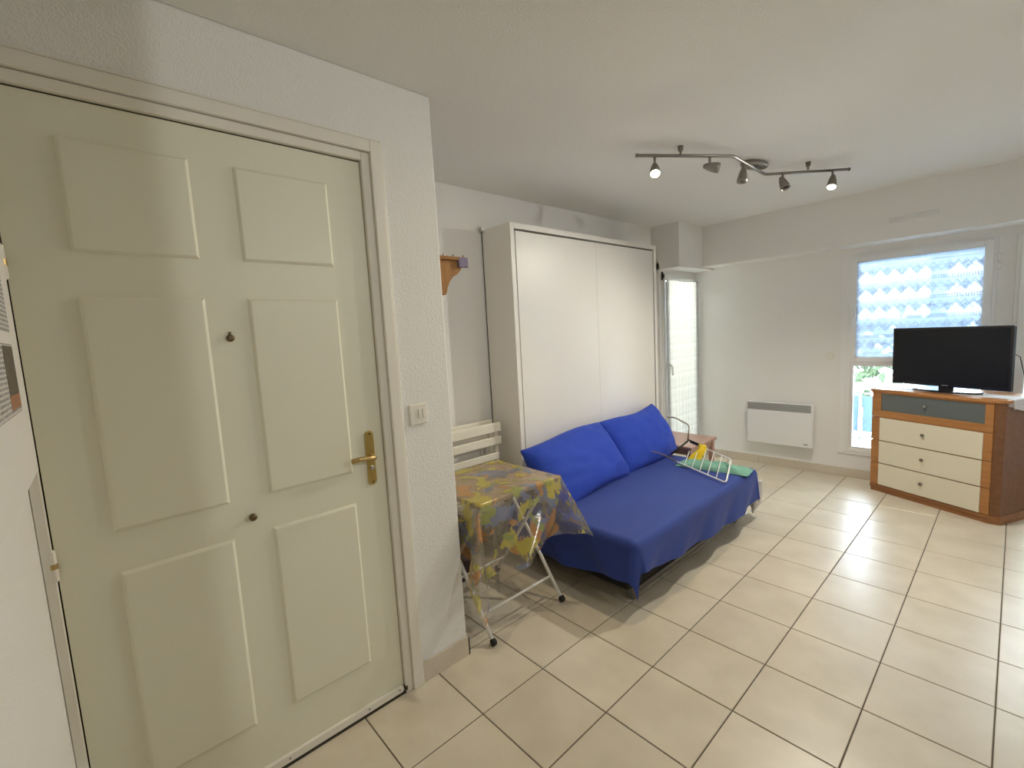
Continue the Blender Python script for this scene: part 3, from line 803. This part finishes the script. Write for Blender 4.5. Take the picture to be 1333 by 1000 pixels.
# ------------------------------------------------------------------ wooden shelf on the return wall
sh = thing('wall_shelf', 'small wooden shelf with a curved bracket behind the wall corner', 'shelf', (-1.98, YC, 1.7))
prof = [(YC, 1.785), (YC + 0.205, 1.785), (YC + 0.205, 1.762), (YC + 0.19, 1.74), (YC + 0.175, 1.725), (YC + 0.15, 1.712), (YC + 0.13, 1.690), (YC + 0.115, 1.662), (YC + 0.110, 1.640), (YC + 0.100, 1.628), (YC + 0.085, 1.630), (YC + 0.07, 1.65), (YC, 1.66)]
part('bracket', MB().prism(prof, -1.768, -1.750, 0), 'shelf_wood', sh, bevel=0.002)
part('bracket', MB().prism(prof, -2.21, -2.192, 0), 'shelf_wood', sh, bevel=0.002)
part('shelf_board', MB().box(-2.25, -1.735, YC, YC + 0.225, 1.785, 1.801), 'shelf_wood', sh, bevel=0.003)
part('edge_tape', MB().box(-1.752, -1.7345, YC + 0.175, YC + 0.2275, 1.755, 1.799), 'violet_tip', sh, bevel=0.002)
for k in range(4):
    part('peg', MB().lathe((-1.742, YC + 0.04 + k * 0.055, 1.801), (0, 0, 1), [(0, .0025), (.009, .0025), (.011, .001)], 8), 'dark_brass', sh)

# ------------------------------------------------------------------ light switch, round cover, vent
sw = thing('light_switch', 'cream double light switch on the wall beside the door frame', 'switch', (XD, 0.945, 1.135))
part('plate', MB().box(XD, XD + 0.010, 0.904, 0.986, 1.093, 1.178), 'white_plastic', sw, bevel=0.008, seg=3)
part('rocker', MB().box(XD + 0.010, XD + 0.0145, 0.942, 0.957, 1.118, 1.158), 'white_plastic', sw, bevel=0.0015)
part('rocker', MB().box(XD + 0.010, XD + 0.0145, 0.960, 0.975, 1.118, 1.158), 'white_plastic', sw, bevel=0.0015)
rc = thing('wall_cover_switch', 'round white blanking cover on the far wall left of the window', 'cover', (-1.13, YF, 1.09))
part('disc', MB().lathe((-1.13, YF, 1.09), (0, -1, 0), [(0, .036), (.004, .036), (.007, .032)], 24), 'white_plastic', rc)
part('dimple', MB().lathe((-1.13, YF - 0.006, 1.09), (0, -1, 0), [(0, .014), (.003, .012)], 16), 'white_plastic', rc)
vt = thing('air_vent', 'slim white air vent on the beam above the window', 'vent', (-0.56, YB, 2.15))
part('vent_plate', MB().box(-0.70, -0.42, YB - 0.008, YB, 2.125, 2.165), 'upvc', vt, bevel=0.003)
for k in range(3):
    part('slat', MB().box(-0.69, -0.43, YB - 0.014, YB - 0.008, 2.130 + k * 0.0115, 2.137 + k * 0.0115), 'upvc', vt)

# ------------------------------------------------------------------ electric heater
HYF = YF - 0.085
ht = thing('electric_heater', 'white electric panel heater with grey grille on the far wall', 'heater', (-1.515, YF - 0.04, 0.43))
part('casing', MB().box(-1.800, -1.232, HYF, YF - 0.025, 0.232, 0.640), 'heater_white', ht, bevel=0.008)
gr = part('grille', MB().box(-1.798, -1.246, HYF - 0.0015, HYF + 0.02, 0.566, 0.636), 'heater_grey', ht)
for k in range(6):
    part('louver', MB().box(-1.795, -1.250, HYF - 0.005, HYF - 0.0005, 0.569 + k * 0.0112, 0.5735 + k * 0.0112), 'louver_grey', ht)
part('front_plate', MB().box(-1.794, -1.240, HYF - 0.004, HYF, 0.238, 0.562), 'heater_white', ht, bevel=0.003)
part('badge', MB().box(-1.305, -1.262, HYF - 0.0055, HYF - 0.0038, 0.266, 0.270).box(-1.298, -1.272, HYF - 0.0055, HYF - 0.0038, 0.262, 0.267), 'knob_metal', ht)
part('bracket', MB().box(-1.75, -1.72, YF - 0.026, YF, 0.26, 0.6), 'steel', ht)
part('bracket', MB().box(-1.31, -1.28, YF - 0.026, YF, 0.26, 0.6), 'steel', ht)

# ------------------------------------------------------------------ chest of drawers (own frame: u along the front, w into the depth)
DA = math.atan2(-0.43386, 0.90098)
ds = thing('chest_of_drawers', 'orange wood chest of drawers with three cream drawers and glass top drawer', 'dresser', (-0.744, 4.618, 0), DA)
U0, U1 = -0.03, 0.775
def dpart(name, mb, material, parent=None, **k): return obj(name, mb, material, parent or ds, **k)
foot = lambda e: [(U0 - e, 0.0 - e), (U1 - 0.035 + e, 0.0 - e), (U1 + 0.010 + e, 0.030 - e * .5), (U1 + 0.010 + e, 0.40), (0.36, 0.40), (U0 - e, 0.225)]
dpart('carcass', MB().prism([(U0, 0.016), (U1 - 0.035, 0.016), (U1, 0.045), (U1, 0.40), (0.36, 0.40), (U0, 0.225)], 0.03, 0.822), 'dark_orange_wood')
dpart('plinth', MB().prism(foot(-0.004), 0.0, 0.030), 'plinth_wood')
dpart('base_moulding', MB().prism(foot(0.002), 0.030, 0.058), 'plinth_wood', bevel=0.004)
dpart('top_board', MB().prism(foot(0.012), 0.818, 0.842), 'orange_wood', bevel=0.006)
seg = [(0.060, 0.240), (0.243, 0.425), (0.428, 0.615)]
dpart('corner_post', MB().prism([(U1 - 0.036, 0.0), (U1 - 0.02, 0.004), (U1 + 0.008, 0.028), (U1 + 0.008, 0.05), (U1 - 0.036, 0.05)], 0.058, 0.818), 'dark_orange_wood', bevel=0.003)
for z0, z1 in seg:
    d = dpart('drawer', MB().box(U0, U1 - 0.037, -0.002, 0.016, z0, z1), 'orange_wood', bevel=0.003)
    obj('drawer_front', MB().box(0.035, 0.690, -0.008, -0.0015, z0 + 0.002, z1 - 0.002), 'cream_panel', d, bevel=0.002)
    kn = obj('knob', MB().lathe((0.345, -0.007, (z0 + z1) / 2 + 0.008), (0, -1, 0), [(0, .006), (.010, .006), (.013, .012), (.018, .0125), (.022, .008)], 14), 'knob_metal', d, smooth=True)
d = dpart('drawer', MB().box(U0, U1 - 0.037, -0.002, 0.016, 0.618, 0.672).box(U0, U1 - 0.037, -0.002, 0.016, 0.806, 0.818).box(U0, 0.038, -0.002, 0.016, 0.672, 0.806).box(0.692, U1 - 0.037, -0.002, 0.016, 0.672, 0.806), 'orange_wood', bevel=0.002)
obj('glass_front', MB().box(0.036, 0.694, 0.004, 0.012, 0.670, 0.808), 'frosted', d)
obj('knob', MB().lathe((0.345, 0.003, 0.742), (0, -1, 0), [(0, .005), (.008, .005), (.011, .010), (.016, .010), (.019, .006)], 14), 'steel', d, smooth=True)
# lace runner on the chest
mb, _ = drape(U0 - 0.004, U1 + 0.021, 0.075, 0.215, 0.8445, K(0.0), lambda t: 0.05 + 0.05 * t, K(0.055), K(0.0), 60, 26, 0.006, 0.05, 0.05, 22, wob=0.0012, seed=9)
rn = obj('lace_runner', mb, 'lace_cloth', smooth=True)
rn.location = (-0.744, 4.618, 0.0); rn.rotation_euler = (0, 0, DA)
tag(rn, 'white lace runner lying on the chest of drawers under the television', 'runner')

# ------------------------------------------------------------------ television
tv = thing('television', 'black flat screen television on the chest of drawers', 'television', (-0.744, 4.618, 0.847), DA)
TU0, TU1, TW = 0.020, 0.745, 0.135
part_ = lambda name, mb, m, parent=None, **k: obj(name, mb, m, parent or tv, **k)
Z0 = -0.847
tvb = part_('housing', MB().box(TU0, TU1, TW, TW + 0.030, 0.882 + Z0, 1.318 + Z0).box(TU0 + 0.12, TU1 - 0.12, TW + 0.03, TW + 0.055, 0.93 + Z0, 1.24 + Z0), 'tv_plastic', bevel=0.004)
part_('screen', MB().box(TU0 + 0.014, TU1 - 0.014, TW - 0.0015, TW + 0.002, 0.902 + Z0, 1.304 + Z0), 'tv_screen')
part_('badge', MB().box(0.362, 0.400, TW - 0.0015, TW + 0.001, 0.889 + Z0, 0.8935 + Z0), 'steel', tvb)
part_('neck', MB().prism([(0.335, TW + 0.008), (0.43, TW + 0.008), (0.42, TW + 0.028), (0.345, TW + 0.028)], 0.855 + Z0, 0.892 + Z0), 'tv_plastic', bevel=0.003)
bp_ = [(0.382 + 0.215 * math.cos(a) * (1 if abs(math.cos(a)) < .8 else 1), TW + 0.01 + 0.085 * math.sin(a)) for a in [2 * PI * k / 28 for k in range(28)]]
part_('base', MB().prism(bp_, 0.0 + 0.001, 0.0115), 'tv_plastic', bevel=0.003)
cb = thing('power_cable', 'thin dark cable hanging from the right side of the television', 'cable', (-0.744, 4.618, 0.847), DA)
pts = [(0.70, TW + 0.055, 0.30), (0.745, TW + 0.075, 0.26), (0.765, TW + 0.08, 0.16), (0.778, TW + 0.085, 0.06), (0.79, TW + 0.09, 0.008), (0.785, TW + 0.16, 0.006)]
obj('cord', MB().tube(pts, 0.0028, 6), 'tv_plastic', cb, smooth=True)
obj('plug', MB().lathe((0.785, TW + 0.16, 0.012), (0, 1, 0), [(0, .006), (.02, .011), (.035, .011)], 10), 'tv_plastic', cb)

# ------------------------------------------------------------------ things on the far end of the sofa
def hump(name, label, cat, cx, cy, rx, ry, z, hgt, ang, material, seed, nx=36, ny=24, p=2.2):
    mb = MB(); c, s = math.cos(ang), math.sin(ang)
    def f(a, b):
        u, v = a * 2 - 1, b * 2 - 1
        X, Y = u * rx * (1 + .08 * noise.noise(Vector((v * 3, seed, 0)))), v * ry * (1 + .12 * noise.noise(Vector((u * 3, seed, 5))))
        e = max(0, 1 - abs(u) ** p) ** .5 * max(0, 1 - abs(v) ** p) ** .5
        zz = z + hgt * e * (0.75 + 0.45 * noise.noise(Vector((u * 2.2 + seed, v * 2.2, 1))) + 0.15 * noise.noise(Vector((u * 6 + seed, v * 6, 1))))
        return (cx + X * c - Y * s, cy + X * s + Y * c, max(zz, z))
    mb.grid(f, nx, ny)
    n = len(mb.v); mb.grid(lambda a, b: (cx + (a * 2 - 1) * rx * c - (b * 2 - 1) * ry * s, cy + (a * 2 - 1) * rx * s + (b * 2 - 1) * ry * c, z), 1, 1)
    return tag(obj(name, mb, material, smooth=True), label, cat)
hump('green_towel', 'crumpled pale green towel under the wire rack on the sofa', 'towel', -1.455, 3.245, 0.25, 0.085, SZ + 0.004, 0.05, 0.12, 'towel_green', 3)
rk = thing('wire_rack', 'white wire drying rack lying over the towel on the sofa end', 'rack', (-1.5, 3.2, SZ))
A, B = Vector((-1.690, 3.170, 0.408)), Vector((-1.235, 2.940, 0.402))          # near long edge
C, D = Vector((-1.331, 3.259, 0.470)), Vector((-1.786, 3.489, 0.500))           # far long edge
def rnd(path, r=0.025):
    out = [path[0]]
    for i in range(1, len(path) - 1):
        a, b, c = path[i - 1], path[i], path[i + 1]
        p = b + (a - b).normalized() * r; q = b + (c - b).normalized() * r
        for k in range(6):
            t = k / 5; out.append(p * (1 - t) ** 2 + b * 2 * t * (1 - t) + q * t * t)
    out.append(path[-1]); return out
part('frame', MB().tube(rnd([A + (A - B) * 0.06, A, B, C, C.lerp(D, .55)], 0.035), 0.0055, 8), 'wire_white', rk, smooth=True)
part('frame_wire', MB().tube(rnd([A + Vector((-0.13, -0.146, 0.095)), A + Vector((-0.08, -0.07, 0.062)), A], 0.04), 0.004, 8), 'wire_brown', rk, smooth=True)
for k in range(5):
    t = 0.16 + k * 0.165
    a, b = A.lerp(B, t), D.lerp(C, t)
    if t < 0.4: b = a.lerp(b, 0.45 + t)
    part('crossbar', MB().tube([a, b], 0.0032, 6), 'wire_white', rk, smooth=True)
# upright loop and dark hinge bars
E1 = D.lerp(C, 0.05); E2 = D.lerp(C, 0.42)
part('hinge_bar', MB().tube([E1 + Vector((0, 0, .012)), E2 + Vector((0, 0, .012))], 0.007, 8), 'rubber', rk, smooth=True)
part('hinge_bar', MB().tube([E1 + Vector((0.03, -.02, .0)), E2 + Vector((0.02, -.02, .0))], 0.006, 8), 'rubber', rk, smooth=True)
part('upright_loop', MB().tube(rnd([E1, E1 + Vector((0.01, 0.01, 0.13)), E1 + Vector((-0.13, 0.05, 0.17)), E1 + Vector((-0.22, 0.08, 0.165))], 0.03), 0.0048, 8), 'wire_brown', rk, smooth=True)
part('strut', MB().tube([E1, E1 + Vector((-0.07, -0.14, -0.09))], 0.008, 8), 'rubber', rk, smooth=True)
part('strut', MB().tube([E2, E2 + Vector((0.01, -0.02, -0.09))], 0.006, 8), 'wire_brown', rk, smooth=True)
def ycl(u, v):
    zz = 0.512 - 0.105 * v
    return (-1.600 + (u - .5) * (0.05 + 0.05 * v) + 0.012 * math.sin(v * 5), 3.375 - 0.10 * v + 0.012 * math.sin(u * 9 + v * 3), zz)
tag(obj('yellow_cloth', MB().grid(ycl, 14, 18), 'towel_yellow', smooth=True, solid=0.012), 'small yellow cloth hanging over the wire rack', 'cloth')

st = thing('low_side_table', 'low reddish wooden side table in the corner beyond the sofa', 'table', (-1.95, 3.85, 0))
part('table_top', MB().box(-2.30, -1.80, 3.61, 4.10, 0.385, 0.41), 'red_wood', st, bevel=0.006)
part('apron', MB().box(-2.27, -1.83, 3.64, 4.07, 0.33, 0.385), 'red_wood', st)
for x in (-2.265, -1.835):
    for y in (3.645, 4.065):
        part('leg', MB().box(x - .02, x + .02, y - .02, y + .02, 0, 0.385), 'red_wood', st, bevel=0.004)

# ------------------------------------------------------------------ ceiling track light
ZT = 2.35
tk = thing('ceiling_track_light', 'brushed steel zigzag track light with five spots on the ceiling', 'lamp', (-1.12, 3.0, ZT))
Pa, Pb, Pc, Pe = Vector((-1.415, 2.267, ZT)), Vector((-1.104, 2.735, ZT)), Vector((-1.115, 3.249, ZT)), Vector((-0.758, 3.631, ZT))
part('rail', MB().tube(rnd([Pa, Pb, Pc, Pe], 0.022), 0.0085, 10), 'track_steel', tk, smooth=True)
for e, dv in ((Pa, Pa - Pb), (Pe, Pe - Pc)):
    part('end_cap', MB().lathe(e - dv.normalized() * 0.004, dv, [(0, .0105), (.008, .0105), (.010, .008)], 10), 'rail_grey', tk)
for q in (Vector((-1.271, 2.469, ZT)), Vector((-0.919, 3.40, ZT))):
    part('ceiling_stem', MB().lathe(q, (0, 0, 1), [(0, .006), (.018, .006), (.022, .013), (H - ZT - .001, .015)], 12), 'rail_grey', tk, smooth=True)
cn = MB()
cpoly = [(0.105 * math.cos(a) , 0.052 * math.sin(a)) for a in [2 * PI * k / 28 for k in range(28)]]
ca = 1.25
cpoly = [(-1.125 + x * math.cos(ca) - y * math.sin(ca), 3.10 + x * math.sin(ca) + y * math.cos(ca)) for x, y in cpoly]
part('canopy', cn.prism(cpoly, H - 0.030, H - 0.001), 'track_steel', tk, bevel=0.012, seg=4)
part('canopy_stem', MB().tube([(-1.112, 3.10, ZT), (-1.118, 3.10, H - 0.02)], 0.007, 8), 'track_steel', tk)
def spot(base, direction, drop, lit=None, power=0, colr=(1, 1, 1), emis=None, cone=110):
    d = Vector(direction).normalized(); b = Vector(base)
    s = part('stem', MB().lathe(b, (0, 0, -1), [(0, .0065), (drop, .0065)], 10), 'track_steel', tk, smooth=True)
    piv = b + Vector((0, 0, -drop))
    o = piv - d * 0.022
    part('spot_head', MB().lathe(o, d, [(-.014, .004), (-.010, .012), (.01, .0185), (.03, .0235), (.055, .027), (.072, .0275), (.072, .0245), (.060, .0235)], 20), 'track_steel', tk, smooth=True)
    if emis:
        part('bulb', MB().lathe(o, d, [(.058, .0225), (.068, .024), (.076, .021), (.081, .013), (.083, .003)], 20), emis, tk, smooth=True)
        ld = bpy.data.lights.new('spot_lamp', 'SPOT'); ld.energy = power; ld.color = colr; ld.shadow_soft_size = 0.018; ld.spot_size = math.radians(cone); ld.spot_blend = 0.8
        lo = bpy.data.objects.new('spot_lamp', ld); COL.objects.link(lo); lo.parent = tk
        lo.location = o + d * 0.105 - tk.location
        lo.rotation_euler = d.to_track_quat('-Z', 'Y').to_euler()
    else:
        part('bulb', MB().lathe(o, d, [(.050, .021), (.060, .022), (.063, .016), (.064, .003)], 20), 'gap_shade', tk, smooth=True)
spot((-1.361, 2.355, ZT), (0.32, -0.50, -0.80), 0.062, 1, P_SPOT1, SPOT_WARM, 'bulb_warm', 146)
spot((-1.181, 2.621, ZT), (0.85, 0.35, -0.30), 0.058)
spot((-1.115, 2.901, ZT), (-0.10, -0.10, -1.0), 0.060)
spot((-1.036, 3.319, ZT), (0.38, -0.15, -0.85), 0.055)
spot((-0.824, 3.544, ZT), (0.0, -0.40, -0.92), 0.062, 1, P_SPOT5, SPOT_COOL, 'bulb_cool', 172)

# ------------------------------------------------------------------ kitchen ceiling lamp right of the picture (throws the upright shadow edge on the door)
KP = Vector((1.62, 1.716, 2.22)); KD = Vector((-0.985, -0.10, -0.15)).normalized()
kl = thing('kitchen_spotlight', 'single white ceiling spotlight in the kitchen niche right of the picture', 'lamp', (KP.x, KP.y, H))
part('lamp_base', MB().lathe((KP.x, KP.y, H), (0, 0, -1), [(0.001, .05), (.018, .05), (.022, .042)], 24), 'white_plastic', kl, smooth=True)
part('stem', MB().tube([(KP.x, KP.y, H - 0.02), tuple(KP)], 0.007, 8), 'white_plastic', kl, smooth=True)
part('spot_head', MB().lathe(KP, KD, [(-.03, .012), (-.025, .03), (.02, .036), (.06, .042), (.06, .036), (.045, .034)], 20), 'white_plastic', kl, smooth=True)
part('bulb', MB().lathe(KP, KD, [(.03, .032), (.05, .033), (.058, .028), (.062, .012), (.063, .003)], 20), 'kitchen_diffuser', kl, smooth=True)
ld = bpy.data.lights.new('kitchen_lamp', 'SPOT'); ld.energy = P_KITCHEN; ld.color = (0.97, 0.98, 0.95); ld.shadow_soft_size = 0.025
ld.spot_size = math.radians(66); ld.spot_blend = 0.35
lo = bpy.data.objects.new('kitchen_lamp', ld); COL.objects.link(lo); lo.parent = kl
lo.location = KP + KD * 0.08 - kl.location; lo.rotation_euler = KD.to_track_quat('-Z', 'Y').to_euler()

# ------------------------------------------------------------------ notice board and clippings on the wall beside the door
nb = thing('notice_board', 'white board on the wall at the hinge side of the door', 'board', (-1.0, YL, 1.2))
part('board', MB().box(-1.50, -0.75, YL + 0.002, -0.121, 1.185, 2.02), 'paper', nb, bevel=0.003)
c1_ = thing('newspaper_clipping', 'newspaper clipping with a dark photo pinned beside the door', 'clipping', (-1.28, -0.121, 1.35))
part('sheet', MB().box(-1.375, -1.05, -0.121, -0.1198, 1.335, 1.470), 'newsprint', c1_)
part('photo', MB().box(-1.372, -1.235, -0.1199, -0.1194, 1.372, 1.466), 'news_photo', c1_)
part('photo_strip', MB().box(-1.372, -1.235, -0.1199, -0.1193, 1.345, 1.372), 'news_orange', c1_)
c2_ = thing('newspaper_clipping', 'newspaper clipping of grey text pinned above the one with the photo', 'clipping', (-1.28, -0.121, 1.55))
part('sheet', MB().box(-1.385, -1.05, -0.121, -0.1198, 1.495, 1.640), 'newsprint', c2_)
